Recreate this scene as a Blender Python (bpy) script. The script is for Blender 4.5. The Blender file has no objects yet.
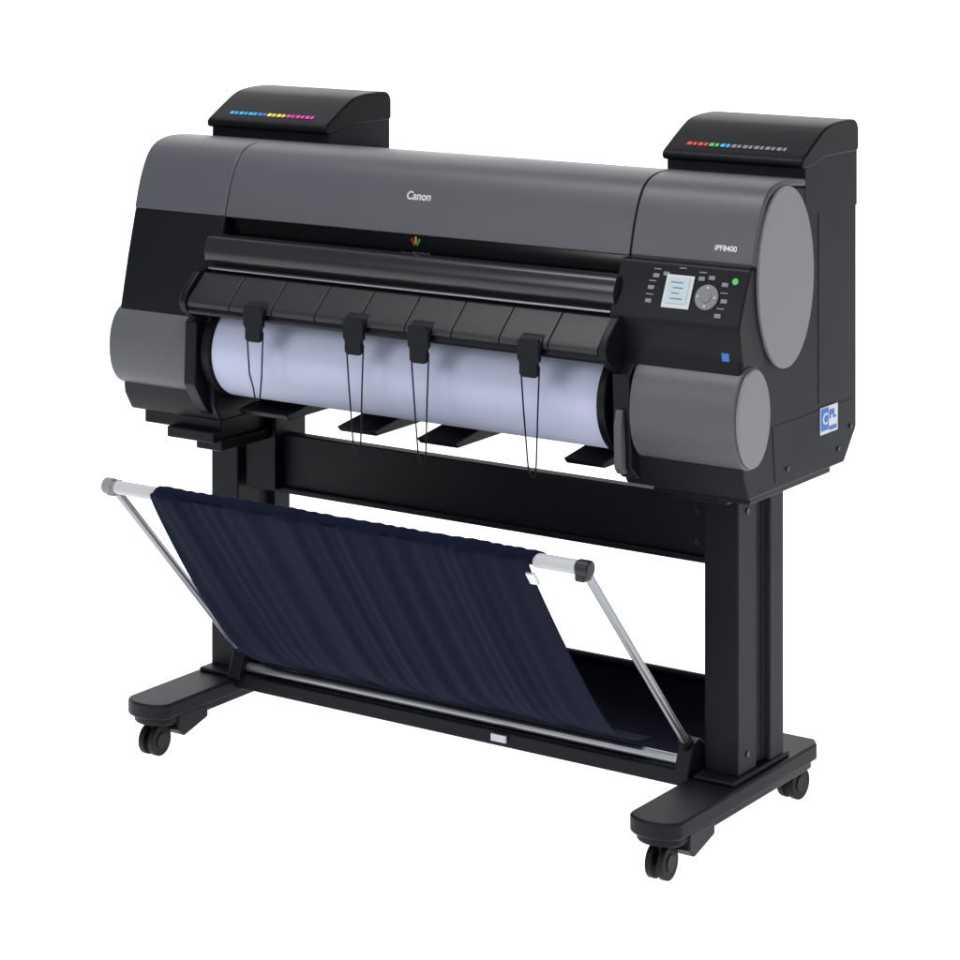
import bpy, bmesh, math, random
from mathutils import Vector, Matrix
random.seed(4)
scene=bpy.context.scene
COL=scene.collection
# ------------------------------------------------------------ materials
def mat(name,col,rough=.5,spec=.3,metal=0.0,bump=0.0,bscale=900,var=0.0,emit=None,estr=0):
    m=bpy.data.materials.new(name); m.use_nodes=True
    nt=m.node_tree; b=nt.nodes['Principled BSDF']
    b.inputs['Base Color'].default_value=(*col,1)
    b.inputs['Roughness'].default_value=rough
    b.inputs['Specular IOR Level'].default_value=spec
    b.inputs['Metallic'].default_value=metal
    tc=nt.nodes.new('ShaderNodeTexCoord')
    if bump>0:
        n=nt.nodes.new('ShaderNodeTexNoise'); n.inputs['Scale'].default_value=bscale; n.inputs['Detail'].default_value=3
        nt.links.new(tc.outputs['Object'],n.inputs['Vector'])
        bp=nt.nodes.new('ShaderNodeBump'); bp.inputs['Strength'].default_value=bump; bp.inputs['Distance'].default_value=.001
        nt.links.new(n.outputs['Fac'],bp.inputs['Height']); nt.links.new(bp.outputs['Normal'],b.inputs['Normal'])
    if var>0:
        n2=nt.nodes.new('ShaderNodeTexNoise'); n2.inputs['Scale'].default_value=6; n2.inputs['Detail'].default_value=5
        nt.links.new(tc.outputs['Object'],n2.inputs['Vector'])
        mr=nt.nodes.new('ShaderNodeMapRange'); mr.inputs['To Min'].default_value=rough-var; mr.inputs['To Max'].default_value=rough+var
        nt.links.new(n2.outputs['Fac'],mr.inputs['Value']); nt.links.new(mr.outputs['Result'],b.inputs['Roughness'])
    if emit:
        b.inputs['Emission Color'].default_value=(*emit,1); b.inputs['Emission Strength'].default_value=estr
    return m
M_grey =mat('grey_plastic',(.060,.0635,.074),.38,.32,bump=.25,var=.06)
M_greyl=mat('holder_grey_plastic',(.078,.081,.092),.42,.3,bump=.25,var=.06)
M_grey2=mat('light_grey_plastic',(.20,.205,.22),.5,.3,bump=.25,var=.05)
M_black=mat('black_plastic',(.0045,.005,.0075),.40,.16,bump=.2,var=.08)
M_side =mat('side_black_plastic',(.0055,.0068,.012),.45,.14,bump=.2,var=.06)
M_gloss=mat('gloss_black',(.004,.004,.006),.16,.3,var=.04)
M_lid  =mat('lid_black_plastic',(.004,.0043,.006),.38,.12,bump=.2,var=.05)
M_dark =mat('dark_grey_plastic',(.013,.013,.016),.38,.3,bump=.2,var=.06)
M_bar  =mat('satin_dark_bar',(.014,.014,.018),.25,.5,var=.05)
M_stand=mat('powder_coat_black',(.0058,.0068,.011),.48,.16,bump=.4,bscale=600,var=.06)
M_metal=mat('brushed_aluminium',(.27,.28,.305),.32,.5,metal=.9,var=.06)
M_screw=mat('dark_screw_steel',(.05,.05,.055),.35,.5,metal=.8,var=.04)
M_white=mat('white_sleeve',(.42,.43,.45),.45,.4,var=.05)
M_paper=mat('coated_paper',(.53,.57,.75),.55,.25,bump=.05,bscale=300,var=.04)
M_core =mat('cardboard_core',(.2,.15,.1),.8,.2,bump=.2)
M_rub  =mat('rubber',(.005,.005,.006),.55,.2,bump=.3)
M_lcd  =mat('lcd_screen',(.30,.37,.40),.25,.4,emit=(.6,.72,.76),estr=.18)
M_lcdt =mat('lcd_ink',(.08,.12,.18),.4,.3,var=.02)
M_silver=mat('silver_print',(.50,.51,.53),.35,.5,metal=.3)
M_dial =mat('dial_grey',(.15,.155,.17),.4,.4,var=.03)
def flat(n,c): return mat(n,c,.45,.3,var=.04)
M_cy=flat('cyan_print',(.03,.33,.6)); M_mg=flat('magenta_print',(.55,.03,.3)); M_ye=flat('yellow_print',(.7,.6,.05))
M_rd=flat('red_print',(.55,.05,.03)); M_gn=flat('green_print',(.08,.4,.1)); M_bl=flat('blue_print',(.03,.16,.5)); M_gy=flat('grey_print',(.17,.17,.19))
M_wt=flat('white_print',(.62,.65,.72))
# cloth
M_cloth=mat('navy_fabric',(.0034,.005,.0155),.85,.07)
nt=M_cloth.node_tree; b=nt.nodes['Principled BSDF']
b.inputs['Sheen Weight'].default_value=.03; b.inputs['Sheen Tint'].default_value=(.2,.25,.5,1); b.inputs['Sheen Roughness'].default_value=.5
tc=[n for n in nt.nodes if n.type=='TEX_COORD'][0]
w=nt.nodes.new('ShaderNodeTexNoise'); w.inputs['Scale'].default_value=700
bp=nt.nodes.new('ShaderNodeBump'); bp.inputs['Strength'].default_value=.4; bp.inputs['Distance'].default_value=.001
nt.links.new(tc.outputs['Object'],w.inputs['Vector']); nt.links.new(w.outputs['Fac'],bp.inputs['Height']); nt.links.new(bp.outputs['Normal'],b.inputs['Normal'])

# ------------------------------------------------------------ mesh builder
class B:
    def __init__(s): s.bm=bmesh.new(); s.mi=0
    def _f(s,vs):
        try:
            f=s.bm.faces.new(vs); f.material_index=s.mi; return f
        except ValueError: return None
    def prism(s,prof,a0,a1,axis='x'):
        def P(a,p):
            if axis=='x': return (a,p[0],p[1])
            if axis=='z': return (p[0],p[1],a)
            return (p[0],a,p[1])
        A=[s.bm.verts.new(P(a0,p)) for p in prof]; C=[s.bm.verts.new(P(a1,p)) for p in prof]
        n=len(prof); s._f(A); s._f(C[::-1])
        for i in range(n):
            j=(i+1)%n; s._f([A[i],C[i],C[j],A[j]])
        return s
    def box(s,x0,x1,y0,y1,z0,z1): return s.prism([(y0,z0),(y1,z0),(y1,z1),(y0,z1)],x0,x1)
    def ell(s,cy,cz,ry,rz,x0,x1,n=64):
        return s.prism([(cy+ry*math.cos(2*math.pi*i/n),cz+rz*math.sin(2*math.pi*i/n)) for i in range(n)],x0,x1)
    def cyl(s,p0,p1,r,n=24,r2=None):
        r2=r if r2 is None else r2
        p0=Vector(p0);p1=Vector(p1);d=(p1-p0).normalized()
        u=d.orthogonal().normalized(); v=d.cross(u)
        A=[s.bm.verts.new(p0+u*r*math.cos(2*math.pi*i/n)+v*r*math.sin(2*math.pi*i/n)) for i in range(n)]
        C=[s.bm.verts.new(p1+u*r2*math.cos(2*math.pi*i/n)+v*r2*math.sin(2*math.pi*i/n)) for i in range(n)]
        s._f(A); s._f(C[::-1])
        for i in range(n):
            j=(i+1)%n; s._f([A[i],C[i],C[j],A[j]])
        return s
    def tube(s,pts,r,n=8):
        pts=[Vector(p) for p in pts]; rings=[]
        for i,p in enumerate(pts):
            d=(pts[min(i+1,len(pts)-1)]-pts[max(i-1,0)]).normalized()
            u=d.cross(Vector((.1,1,.05))).normalized(); v=d.cross(u)
            rings.append([s.bm.verts.new(p+u*r*math.cos(2*math.pi*k/n)+v*r*math.sin(2*math.pi*k/n)) for k in range(n)])
        for a,c in zip(rings,rings[1:]):
            for k in range(n):
                s._f([a[k],c[k],c[(k+1)%n],a[(k+1)%n]])
        s._f(rings[0]); s._f(rings[-1][::-1]); return s
    def obj(s,name,mats,parent=None,bevel=.002,seg=2,smooth=True,label=None):
        bm=s.bm
        bmesh.ops.recalc_face_normals(bm,faces=bm.faces)
        for f in bm.faces: f.smooth=smooth
        for e in bm.edges:
            if len(e.link_faces)==2 and e.calc_face_angle(0)>math.radians(32): e.smooth=False
        me=bpy.data.meshes.new(name); bm.to_mesh(me); bm.free()
        if not isinstance(mats,(list,tuple)): mats=[mats]
        for m in mats: me.materials.append(m)
        o=bpy.data.objects.new(name,me); COL.objects.link(o)
        if parent: o.parent=parent
        if bevel:
            md=o.modifiers.new('bevel','BEVEL'); md.width=bevel; md.segments=seg; md.limit_method='ANGLE'; md.angle_limit=math.radians(32); md.harden_normals=True
        if label: o['label']=label
        return o
def catmull(P,n=5):
    out=[]; Q=[P[0]]+P+[P[-1]]
    for i in range(1,len(Q)-2):
        p0,p1,p2,p3=[Vector(q) for q in Q[i-1:i+3]]
        for k in range(n):
            t=k/n
            out.append(tuple(.5*((2*p1)+(p2-p0)*t+(2*p0-5*p1+4*p2-p3)*t*t+(3*p1-p0-3*p2+p3)*t**3)))
    out.append(tuple(P[-1])); return out
def offset(P,d):
    out=[]
    for i,p in enumerate(P):
        a=Vector(P[max(i-1,0)]);c=Vector(P[min(i+1,len(P)-1)]); t=(c-a).normalized()
        out.append((p[0]+t.y*d,p[1]-t.x*d))
    return out
def text(body,name,size,loc,up,m,parent,ext=.0004,right=(1,0,0),bold=0.0,sx=1.0):
    cu=bpy.data.curves.new(name+'_c','FONT'); cu.body=body; cu.size=size; cu.align_x='CENTER'; cu.align_y='CENTER'; cu.extrude=ext; cu.offset=bold
    t=bpy.data.objects.new(name+'_c',cu); COL.objects.link(t)
    bpy.context.view_layer.update()
    me=bpy.data.meshes.new_from_object(t.evaluated_get(bpy.context.evaluated_depsgraph_get()))
    bpy.data.objects.remove(t)
    X=Vector(right).normalized(); Y=Vector(up).normalized(); Z=X.cross(Y).normalized()
    M=Matrix((X,Y,Z)).transposed().to_4x4(); M=Matrix.Translation(Vector(loc)+Z*.0008)@M@Matrix.Diagonal((sx,1,1,1))
    me.transform(M); me.materials.clear(); me.materials.append(m)
    o=bpy.data.objects.new(name,me); COL.objects.link(o); o.parent=parent; return o
def decal(bld,c,right,up,w,h,th=.0008):
    X=Vector(right).normalized();Y=Vector(up).normalized();Z=X.cross(Y).normalized();c=Vector(c)
    lo=[bld.bm.verts.new(c+X*a*w/2+Y*d*h/2-Z*.0005) for a,d in((-1,-1),(1,-1),(1,1),(-1,1))]
    hi=[bld.bm.verts.new(c+X*a*w/2+Y*d*h/2+Z*th) for a,d in((-1,-1),(1,-1),(1,1),(-1,1))]
    bld._f(lo[::-1]); bld._f(hi)
    for i in range(4): bld._f([lo[i],lo[(i+1)%4],hi[(i+1)%4],hi[i]])

# ------------------------------------------------------------ the printer
root=bpy.data.objects.new('large_format_printer',None); COL.objects.link(root)
root['label']='black and grey wide printer on wheeled stand with cloth basket'
root['category']='printer'
XL,XR=-1.16,.12; SL,SR=-.945,-.105
outer=catmull([(.085,.952),(.098,1.0),(.112,1.034),(.128,1.057),(.152,1.071),(.19,1.077),(.25,1.073),(.33,1.062),(.45,1.045)],5)
inner=offset(outer,.012)
inner2=offset(outer,.0128)
shell=outer+inner[::-1]
outR=[p for p in outer if p[0]<.272]; inR=offset(outR,.012); shellR=outR+inR[::-1]
# core / end housings
def housing(x0,x1):
    b=B()
    prof=[(.075,.588),(.056,.62),(.046,.70),(.045,.78),(.064,.868),(.0845,.9505)]+[p for p in inner2 if p[1]>.957]+[(.45,1.028),(.45,.64),(.405,.588)]
    b.prism(prof,x0,x1); return b
h=housing(XL+.002,SL); h.obj('end_housing',M_black,root,.004)
h=housing(SR,XR-.002)
body=h.obj('end_housing',M_side,root,.004)
# main chassis between
b=B()
prof=[(.112,.962),(.112,.900),(.062,.898),(.062,.80),(.23,.79),(.23,.635),(.45,.635),(.45,1.028)]+[p for p in inner2 if p[1]>.97 and p[0]<.44][::-1]
b.prism(prof,SL,SR)
b.obj('chassis',M_black,root,.002)
# covers
B().prism(shell,XL,SL-.001).obj('top_cover',M_grey,root,.004,3)
B().prism(shell,SL+.0012,SR-.0012).obj('top_cover',M_grey,root,.0012)
B().prism(shellR,SR+.001,XR).obj('top_cover',M_grey,root,.004,3)
# side oval end cap + lobes
bo=B(); bo.ell(.19,.923,.094,.145,XR-.006,XR+.004,96); bo.obj('side_oval_panel',M_grey2,root,.002)
def lobe(x0,x1,cz,rz):
    n=64; pr=[]
    for i in range(n):
        a=2*math.pi*i/n; pr.append((.077+.056*math.copysign(abs(math.cos(a))**.85,math.cos(a)),cz+rz*math.copysign(abs(math.sin(a))**.9,math.sin(a))))
    return B().prism(pr,x0,x1).obj('roll_holder_cover',M_greyl,root,.003,3)
lobe(-.068,XR+.001,.716,.08); lobe(XL-.004,-.962,.710,.074)
B().ell(.078,.716,.053,.077,XR,XR+.006,64).obj('end_cap',M_grey2,root,.002)
# window glass band and lower bar
B().prism([(.106,.962),(.104,.958),(.104,.906),(.1125,.904),(.1125,.962)],SL+.002,SR-.002).obj('window_strip',M_gloss,root,.0008)
B().prism(catmull([(.078,.921),(.056,.920),(.048,.914),(.042,.898),(.043,.880),(.05,.877),(.065,.876)],4),SL-.012,SR-.004).obj('front_bar',M_bar,root,.001)
B().prism([(.05,.868),(.044,.866),(.044,.863),(.05,.861),(.07,.861),(.07,.868)],SL-.005,SR-.004).obj('rail',M_metal,root,.0008,label='thin metal rail')
# output guide (segmented)
b=B(); ng=9; gx0,gx1=-.955,-.108; wseg=(gx1-gx0)/ng
for i in range(ng):
    x0=gx0+i*wseg; b.prism([(.046,.857),(.038,.857),(-.004,.818),(-.008,.812),(-.007,.804),(.0,.802),(.052,.846)],x0+.0008,x0+wseg-.0008)
b.obj('output_guide',M_dark,root,.0015)
B().prism([(.05,.85),(.0,.808),(-.003,.795),(.002,.789),(.06,.787)],gx0-.004,gx1+.004).obj('guide_support',M_black,root,.002)
for xa,xb in ((gx0-.016,gx0-.002),(gx1+.002,gx1+.016)):
    b=B(); b.prism([(.06,.862),(.03,.86),(-.004,.83),(-.012,.812),(-.006,.795),(.02,.775),(.06,.765)],xa,xb)
    b.obj('guide_side_bracket',M_black,root,.003)
# hanging clips with wire loops
for X,zb in ((-.800,.655),(-.585,.588),(-.451,.588),(-.234,.595)):
    bb=B(); bb.prism([(X-.019,.818),(X-.021,.812),(X-.021,.785),(X-.017,.780),(X-.017,.762),(X-.013,.757),(X+.013,.757),(X+.017,.762),(X+.017,.780),(X+.021,.785),(X+.021,.812),(X+.019,.818)],-.017,-.008,'y')
    bb.prism([(.004,.8255),(-.012,.815),(-.017,.808),(-.012,.80),(.0,.812)],X-.022,X+.022)
    clip=bb.obj('guide_clip',M_black,root,.0015)
    pts=[(X-.018,-.010,.775),(X-.0135,-.008,.70),(X-.008,-.004,zb+.02),(X-.006,-.003,zb+.006),(X-.003,-.002,zb),(X+.003,-.002,zb),(X+.006,-.003,zb+.006),(X+.008,-.004,zb+.02),(X+.0135,-.008,.70),(X+.018,-.010,.775)]
    B().tube(pts,.0014).obj('wire_loop',M_rub,clip,0)
# roll holder flanges
for xa,xb in ((-.956,-.936),(-.134,-.118)):
    b=B(); b.cyl((xa,.12,.715),(xb,.12,.715),.092,48); b.cyl((xa-.012,.12,.715),(xb+.010,.12,.715),.03,32)
    b.obj('roll_flange',M_black,root,.003)
# lower inner brackets
b=B(); b.prism([(.05,.79),(.03,.77),(.035,.62),(.06,.60),(.2,.60),(.23,.79)],-.105,-.072); b.obj('lever_housing',M_black,root,.003)
b=B(); b.prism([(.026,.715),(.02,.69),(.022,.622),(.03,.612),(.04,.612),(.04,.715)],-.096,-.082); b.obj('release_lever',M_greyl,root,.002,label='grey release lever beside the roll')
b=B(); b.prism([(.05,.79),(.022,.77),(.018,.66),(.05,.61),(.10,.58),(.23,.575),(.23,.79)],-.985,-.958)
b.obj('inner_bracket',M_black,root,.003)
# underside tray pieces
for xa,xb,zz in ((-.92,-.81,.605),(-.70,-.62,.60),(-.53,-.45,.60),(-.235,-.16,.603)):
    b=B(); b.prism([(.10,zz-.004),(.09,zz+.006),(.16,zz+.016),(.24,zz+.034),(.24,zz-.002)],xa,xb)
    b.prism([(.15,zz),(.16,zz+.04),(.19,zz+.04),(.2,zz)],(xa+xb)/2-.008,(xa+xb)/2+.008)
    b.obj('media_guide_foot',M_black,root,.002)
# ragged underside steps at the far end
b=B(); b.box(-1.13,-.95,.08,.38,.565,.59); b.box(-1.06,-.95,.06,.30,.55,.57); b.box(-1.0,-.94,.07,.26,.535,.555)
b.obj('underside_bracket',M_black,root,.003)
b=B(); b.box(-.07,.105,.10,.38,.574,.589); b.obj('underside_bracket',M_black,root,.003)
# control panel
b=B(); b.prism([(.12,.9465),(.0835,.9485),(.078,.946),(.042,.866),(.041,.856),(.05,.81),(.056,.797),(.12,.79)],SR-.012,XR-.001)
panel=b.obj('control_panel',M_black,root,.003,3)
up=Vector((0,.036,.080)).normalized()
nrm=Vector((1,0,0)).cross(up)
def onp(X,Z,off=.0): 
    t=(Z-.866)/.080; return Vector((X,.042+.036*t,Z))+nrm*off
b=B(); decal(b,onp(0,.905,.001),(1,0,0),up,.050,.054,.002); b.obj('display_bezel',M_silver,panel,.001)
b=B(); decal(b,onp(0,.906,.003),(1,0,0),up,.038,.041,.0012); b.obj('display',M_lcd,panel,0)
for k in range(4):
    b=B(); decal(b,onp(-.003+(k%2)*.003,.918-k*.008,.0045),(1,0,0),up,.022-.004*(k%3),.0013,.0003); b.obj('display_text',M_lcdt,panel,0)
b=B(); c=onp(.053,.901); b.cyl(c,c+nrm*.004,.0205,40); b.obj('navigation_dial',M_dial,panel,.001)
b=B(); b.cyl(c+nrm*.003,c+nrm*.0058,.009,32); b.obj('center_button',M_dial,panel,.001)
for k in range(4):
    a=k*math.pi/2; cc=c+Vector((1,0,0))*.015*math.cos(a)+up*.015*math.sin(a)+nrm*.0042
    b=B(); decal(b,cc,(1,0,0),up,.003,.003,.0004); b.obj('dial_mark',M_silver,panel,0)
for X,Z in ((-.045,.926),(-.05,.908),(-.05,.888),(-.027,.93),(.037,.9275),(.055,.930),(.080,.922),(.084,.898),(.078,.876),(.097,.928)):
    b=B(); cc=onp(X,Z)
    if X>.09: b.cyl(cc,cc+nrm*.0022,.0055,16)
    else: decal(b,cc,(1,0,0),up,.011,.0065,.0022)
    b.obj('button',M_gy if X<.09 else M_gn,panel,.0006)
for X,Z in ((-.045,.936),(-.05,.898),(-.05,.918),(.037,.937),(.081,.910),(.0,.9405),(.080,.887)):
    b=B(); decal(b,onp(X,Z,.0005),(1,0,0),up,.013,.0018,.0004); b.obj('panel_print',M_gy,panel,0)
b=B(); fz=Vector((0,-.009,.046)).normalized(); decal(b,(.090,.0505,.812),(1,0,0),fz,.013,.015,.001); b.obj('blue_sticker',M_bl,panel,0)
# side sticker on right face
sx=XR-.001
b=B(); decal(b,(sx,.345,.670),(0,1,0),(0,0,1),.062,.044,.001); b.obj('side_sticker',M_wt,root,0,label='small white and blue square sticker')
b=B(); decal(b,(sx+.001,.329,.672),(0,1,0),(0,0,1),.026,.036,.0008); b.obj('sticker_print',M_bl,root,0)
b=B(); decal(b,(sx+.001,.358,.655),(0,1,0),(0,0,1),.026,.006,.0008); b.obj('sticker_print',M_bl,root,0)
text('C',"sticker_letter",.026,(sx+.0012,.329,.672),(0,0,1),M_wt,root,right=(0,1,0),bold=.0004)
text('PL',"sticker_letter",.020,(sx+.0008,.357,.677),(0,0,1),M_bl,root,right=(0,1,0),bold=.0005,sx=1.2)
# side access panel seams
b=B(); b.prism([(.31,.70),(.44,.70),(.44,1.02),(.31,1.035)],XR-.003,XR-.0012); b.obj('side_access_panel',M_side,root,.0006)
b=B(); b.prism([(.16,.60),(.40,.60),(.435,.65),(.435,.69),(.15,.69)],XR-.003,XR-.0012); b.obj('side_lower_panel',M_side,root,.0006)
def screw(p,d,r=.0045,parent=root):
    p=Vector(p);d=Vector(d); b=B(); b.cyl(p-d*.001,p+d*.002,r,16); b.obj('screw',M_screw,parent,.0008)
screw((XR-.001,.425,.645),(1,0,0),.004); screw((XR-.001,.20,.615),(1,0,0),.004); screw((XR-.001,.38,.615),(1,0,0),.004)
# lettering
text('Canon','brand_lettering',.020,(-.533,.1035,1.014),(0,.013,.034),M_silver,root,bold=.0005,sx=.95)
text('iPF8400','model_lettering',.0125,(.068,.0912,.975),(0,.013,.048),M_silver,root,bold=.0001)
text('image PROGRAF','series_lettering',.0085,(-.54,.1035,.916),(0,0,1),M_gy,root)
for dx,dz,m,rz in ((-.0055,.0,M_rd,.5),(0,.003,M_ye,0),(.0055,.0,M_gn,-.5)):
    b=B(); decal(b,(-.54+dx,.1035,.936+dz),(math.cos(rz),0,math.sin(rz)),(-math.sin(rz),0,math.cos(rz)),.004,.013,.0008); b.obj('series_emblem',m,root,0)
# ink tank covers
def ink(x0,x1,cols):
    b=B(); b.prism([(.262,1.030),(.262,1.094),(.33,1.13),(.4515,1.13),(.4515,1.010),(.30,1.010)],x0+.003,x1-.0008)
    box=b.obj('ink_tank_housing',M_side,root,.0025)
    prof=[(.256,1.088),(.25,1.092),(.25,1.101),(.256,1.106)]+catmull([(.256,1.106),(.30,1.131),(.325,1.144),(.345,1.151),(.38,1.155),(.43,1.155),(.447,1.150),(.454,1.138)],4)[1:]+[(.454,1.104),(.446,1.10),(.33,1.10),(.29,1.09)]
    lid=B().prism(prof,x0,x1+.001).obj('ink_tank_lid',M_lid,box,.004,3)
    upv=Vector((0,.044,.025)).normalized()
    n=len(cols); L=(x1-x0)*.72
    for i,m in enumerate(cols):
        X=x0+(x1-x0)*.14+L*(i+.5)/n
        for kx,wd in ((-.27,.40),(.2,.28)):
            b=B(); decal(b,(X+kx*L/n,.272,1.1155),(1,0,0),upv,L/n*wd,.0085,.0006)
            b.obj('colour_mark',m,lid,0)
ink(-1.126,-.848,[M_cy,M_cy,M_cy,M_bl,M_ye,M_ye,M_mg,M_mg,M_mg])
ink(-.142,.1195,[M_rd,M_rd,M_gn,M_cy,M_gy,M_gy,M_gy,M_gy,M_gy])
# ------------------------------------------------------------ stand
def footpoly(y0,y1,w):
    pts=[]
    for i in range(13):
        a=math.pi+math.pi*i/12; pts.append((w*math.cos(a),y0+.03+.03*math.sin(a)))
    pts+= [(w,y1-.02),(w*.7,y1),(-w*.7,y1),(-w,y1-.02)]
    return pts
def stand_side(cx):
    b=B(); b.prism([(cx+p[0],p[1]) for p in footpoly(-.035,.465,.047)],.070,.098,'z')
    b.prism([(cx+p[0]*.9,p[1]) for p in footpoly(-.025,.455,.045)],.056,.071,'z')
    b.box(cx-.038,cx+.038,.17,.365,.097,.106)
    foot=b.obj('foot',M_stand,root,.005,3)
    b=B(); b.prism([(cx-.033,.2),(cx+.03,.2),(cx+.03,.262),(cx+.022,.266),(cx+.022,.298),(cx+.034,.302),(cx+.034,.35),(cx-.033,.35)],.105,.588,'z')
    leg=b.obj('leg',M_stand,root,.003)
    for zz in (.135,.53):
        screw((cx+.03,.231,zz),(1,0,0),.005,leg)
    b=B(); b.box(cx-.05,cx+.048,.13,.38,.560,.573); b.obj('leg_bracket',M_stand,root,.004)
    for yy,ang in ((.0,.05),(.44,-.1)):
        b=B(); d=Vector((math.cos(ang),math.sin(ang),0)); c=Vector((cx+.004,yy,.027))
        for sgn in (-1,1):
            b.mi=0; b.cyl(c+d*sgn*.005,c+d*sgn*.016,.027,32)
            b.mi=1; b.cyl(c+d*sgn*.016,c+d*sgn*.018,.014,20)
        b.mi=1; b.cyl(c,c+Vector((0,0,.032)),.008,12); b.cyl(c-d*.012,c+d*.012,.009,12)
        cs=b.obj('caster',[M_rub,M_black],foot,.003)
    b=B(); b.prism([(.035,.03),(.10,.048),(.10,.071),(.02,.071),(.018,.045)],cx-.002,cx+.044); b.obj('adjuster_block',M_black,foot,.003)
stand_side(0); stand_side(-1.04)
b=B(); b.box(-1.006,-.034,.235,.262,.436,.54); b.box(-1.006,-.034,.225,.24,.434,.445); cb=b.obj('crossbeam',M_stand,root,.003)
for X in (-.065,-.975):
    for zz in (.465,.515): screw((X,.235,zz),(0,-1,0),.005,cb)
b=B(); b.box(-1.0,-.93,.21,.30,.44,.60);b.obj('beam_bracket',M_stand,root,.003)
b=B(); b.box(-.993,-.045,.175,.235,.080,.106); b.obj('lower_beam',M_stand,root,.003)
# ------------------------------------------------------------ basket
b=B(); b.cyl((-.985,.190,.118),(-.058,.190,.118),.0085,24); lb=b.obj('basket_lower_bar',M_metal,root,0)
for X in (-.99,-.055):
    b=B(); b.prism([(.16,.10),(.23,.10),(.225,.14),(.205,.155),(.18,.15)],X-.014,X+.014); b.obj('basket_hinge',M_black,root,.003)
    xt=X-.006 if X<-.5 else X+.012
    b=B(); b.cyl((X,.195,.135),(xt,-.152,.508),.0072,20); b.obj('basket_strut',M_metal,root,0)
    b=B(); b.cyl((X,.20,.128),(X,.175,.158),.012,20); b.obj('strut_socket',M_black,root,.002)
b=B(); b.cyl((-.995,-.155,.51),(-.05,-.155,.51),.0085,24); b.obj('basket_upper_bar',M_metal,root,0)
for xa,xb in ((-.985,-.895),(-.128,-.052)):
    b=B(); b.cyl((xa,-.155,.51),(xb,-.155,.51),.0115,24); b.obj('bar_sleeve',M_white,root,.001)
b=B(); b.cyl((-1.012,-.155,.51),(-.992,-.155,.51),.014,24); b.box(-1.002,-.985,-.165,-.14,.495,.52); b.obj('bar_end_cap',M_grey2,root,.003)
b=B(); b.cyl((-.052,-.155,.51),(-.028,-.155,.51),.0135,24); b.box(-.053,-.034,-.166,-.142,.490,.520); b.obj('bar_end_cap',M_dark,root,.004)
# cloth
def cloth(prof,x0f,x1f,nx,ny,amp,name,label=None):
    bm=bmesh.new(); P=catmull(prof,max(2,ny//(len(prof)-1))); N=len(P); G=[]
    for j,(y,z) in enumerate(P):
        t=j/(N-1); a=Vector(P[max(j-1,0)]);c=Vector(P[min(j+1,N-1)]); tt=(c-a).normalized(); nn=Vector((tt.y,-tt.x))
        row=[]
        for i in range(nx+1):
            s=i/nx; X=x0f(t)*(1-s)+x1f(t)*s
            q=X+.02*math.sin(t*3+X*5)
            env=min(1,max(0,(t-.10))*3.0)
            env*= 1 if t<.85 else max(.15,1-(t-.85)*6)
            d=amp*env*(.45*math.sin(q*41+1.3*math.sin(q*9)+t*2.0)+.4*math.sin(q*97+t*3+2*math.sin(q*13))+.4*math.sin(q*17-t*2.2)+.22*math.sin(q*190+t*5+3*math.sin(q*23)))
            d+=amp*.22*math.exp(-max(0,t-.12)*9)*math.sin(q*230+2*math.sin(q*31))*(1 if t>.1 else .1)
            row.append(bm.verts.new((X,y+nn.x*d,z+nn.y*d)))
        G.append(row)
    for r0,r1 in zip(G,G[1:]):
        for i in range(nx): bm.faces.new([r0[i],r0[i+1],r1[i+1],r1[i]]).smooth=True
    me=bpy.data.meshes.new(name); bm.to_mesh(me); bm.free(); me.materials.append(M_cloth)
    o=bpy.data.objects.new(name,me); COL.objects.link(o); o.parent=root
    md=o.modifiers.new('s','SOLIDIFY'); md.thickness=.0015
    if label:o['label']=label
    return o
cl=cloth([(-.142,.510),(-.148,.521),(-.157,.523),(-.167,.515),(-.166,.503),(-.108,.425),(-.012,.303),(.085,.195),(.16,.148),(.23,.13)],
      lambda t:-.888-.07*max(0,t-.1)**1.8, lambda t:-.112-.035*t-.004*math.sin(math.pi*t),360,63,.0040,'basket_cloth','navy fabric catch cloth with soft vertical folds')
cloth([(.20,.112),(.28,.108),(.36,.13),(.42,.175)],lambda t:-.985,lambda t:-.06,100,18,.002,'basket_rear_cloth')
b=B(); b.cyl((-1.0,.42,.178),(-.04,.42,.178),.008,20); b.obj('basket_rear_bar',M_stand,root,0)
b=B(); decal(b,(-.134,-.154,.482),(1,0,0),(0,-.61,.79),.016,.024,.004); b.obj('cloth_tag',M_wt,cl,0)
b=B(); decal(b,(-.415,.172,.096),(1,0,0),(0,0,1),.030,.012,.004); b.obj('beam_label',M_wt,root,0)
# ------------------------------------------------------------ paper roll (separate thing)
roll=bpy.data.objects.new('paper_roll',None); COL.objects.link(roll); roll.location=(-.535,.12,.715)
roll['label']='large white paper roll held under the printer body'; roll['category']='paper roll'
b=B(); b.cyl((-.935,.12,.715),(-.135,.12,.715),.085,96); po=b.obj('paper',M_paper,None,.001)
b=B(); b.cyl((-.9355,.12,.715),(-.1345,.12,.715),.035,32); pc=b.obj('roll_core',M_core,None,0)
for o in (po,pc): 
    o.parent=roll; o.matrix_parent_inverse=Matrix.Translation((.535,-.12,-.715))
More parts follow.
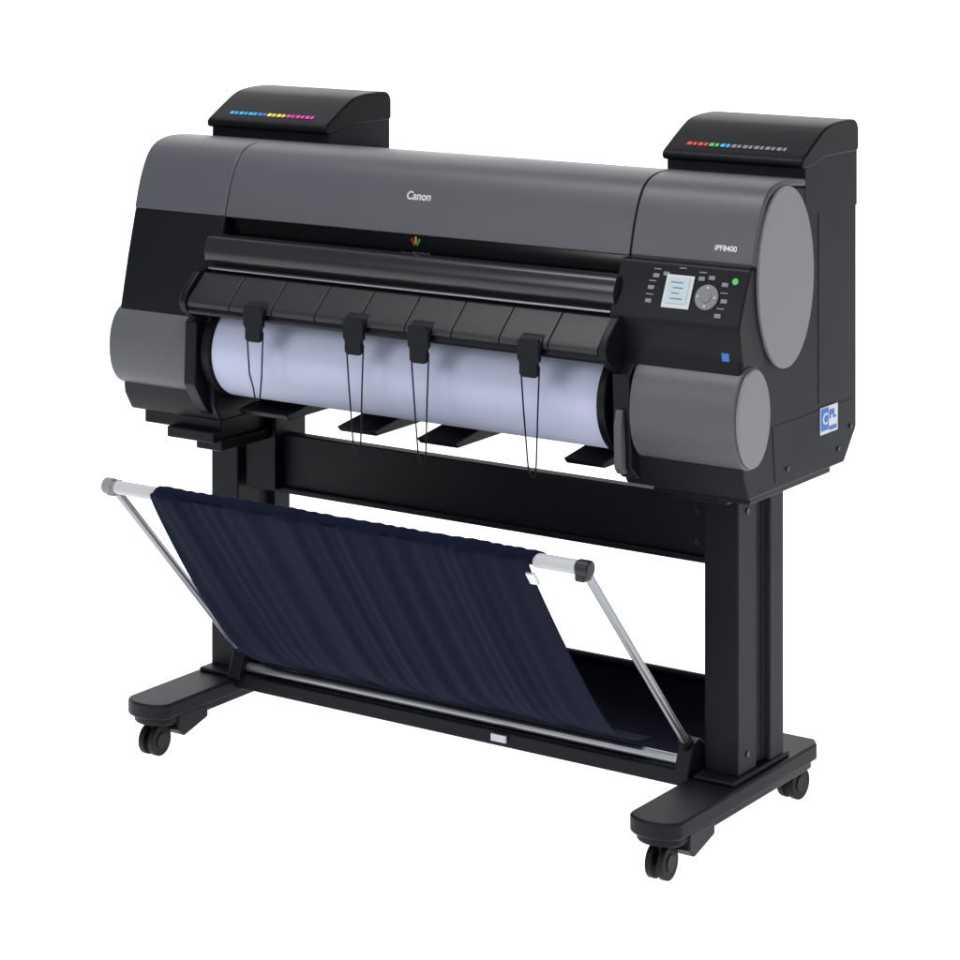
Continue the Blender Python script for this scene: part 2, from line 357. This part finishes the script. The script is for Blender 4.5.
# ------------------------------------------------------------ backdrop, light, camera
phi=math.radians(34.2); c_,s_=math.cos(phi),math.sin(phi)
cam_loc=Vector((2.119,-3.615,1.58))
def rot(lat,dep,z): return (cam_loc.x+lat*c_-dep*s_, cam_loc.y+lat*s_+dep*c_, z)
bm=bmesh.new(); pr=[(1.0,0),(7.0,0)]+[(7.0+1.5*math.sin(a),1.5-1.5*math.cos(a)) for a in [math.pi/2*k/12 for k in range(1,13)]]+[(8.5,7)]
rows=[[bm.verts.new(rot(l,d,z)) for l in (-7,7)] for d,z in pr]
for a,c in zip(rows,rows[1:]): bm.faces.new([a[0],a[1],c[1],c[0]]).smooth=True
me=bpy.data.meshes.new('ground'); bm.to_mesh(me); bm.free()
M_bg=mat('glowing_white_sweep',(.85,.85,.85),.9,.0,emit=(1,1,1),estr=1.0); me.materials.append(M_bg)  # emission added to the sweep: stays pure white, shadows on it clip out
g=bpy.data.objects.new('ground',me); COL.objects.link(g); g['kind']='structure'; g['label']='seamless white studio sweep with added glow'
w=bpy.data.worlds.new('World'); scene.world=w; w.use_nodes=True
w.node_tree.nodes['Background'].inputs['Color'].default_value=(.9,.95,1,1); w.node_tree.nodes['Background'].inputs['Strength'].default_value=.12
def area(name,loc,tgt,size,sy,e,col=(1,1,1)):
    l=bpy.data.lights.new(name,'AREA'); l.shape='RECTANGLE'; l.size=size; l.size_y=sy; l.energy=e; l.color=col
    o=bpy.data.objects.new(name,l); COL.objects.link(o); o.location=loc
    o.rotation_euler=(Vector(tgt)-Vector(loc)).to_track_quat('-Z','Y').to_euler(); return o
area('top_softbox',(-.6,-.8,3.2),(-.5,.2,.9),2.4,1.0,74)
area('front_softbox',(-1.6,-3.2,2.0),(-.5,.1,.75),1.2,1.2,32)
area('side_softbox',(3.2,-.4,2.1),(.1,.3,.8),1.3,1.3,36)
cam=bpy.data.cameras.new('camera'); cam.sensor_width=36; cam.lens=36*2683/960; cam.shift_y=-616/960; cam.clip_end=200
co=bpy.data.objects.new('camera',cam); COL.objects.link(co); co.location=cam_loc; co.rotation_euler=(math.pi/2,0,phi); scene.camera=co
scene.view_settings.view_transform='Standard'; scene.view_settings.look='None'; scene.view_settings.exposure=0
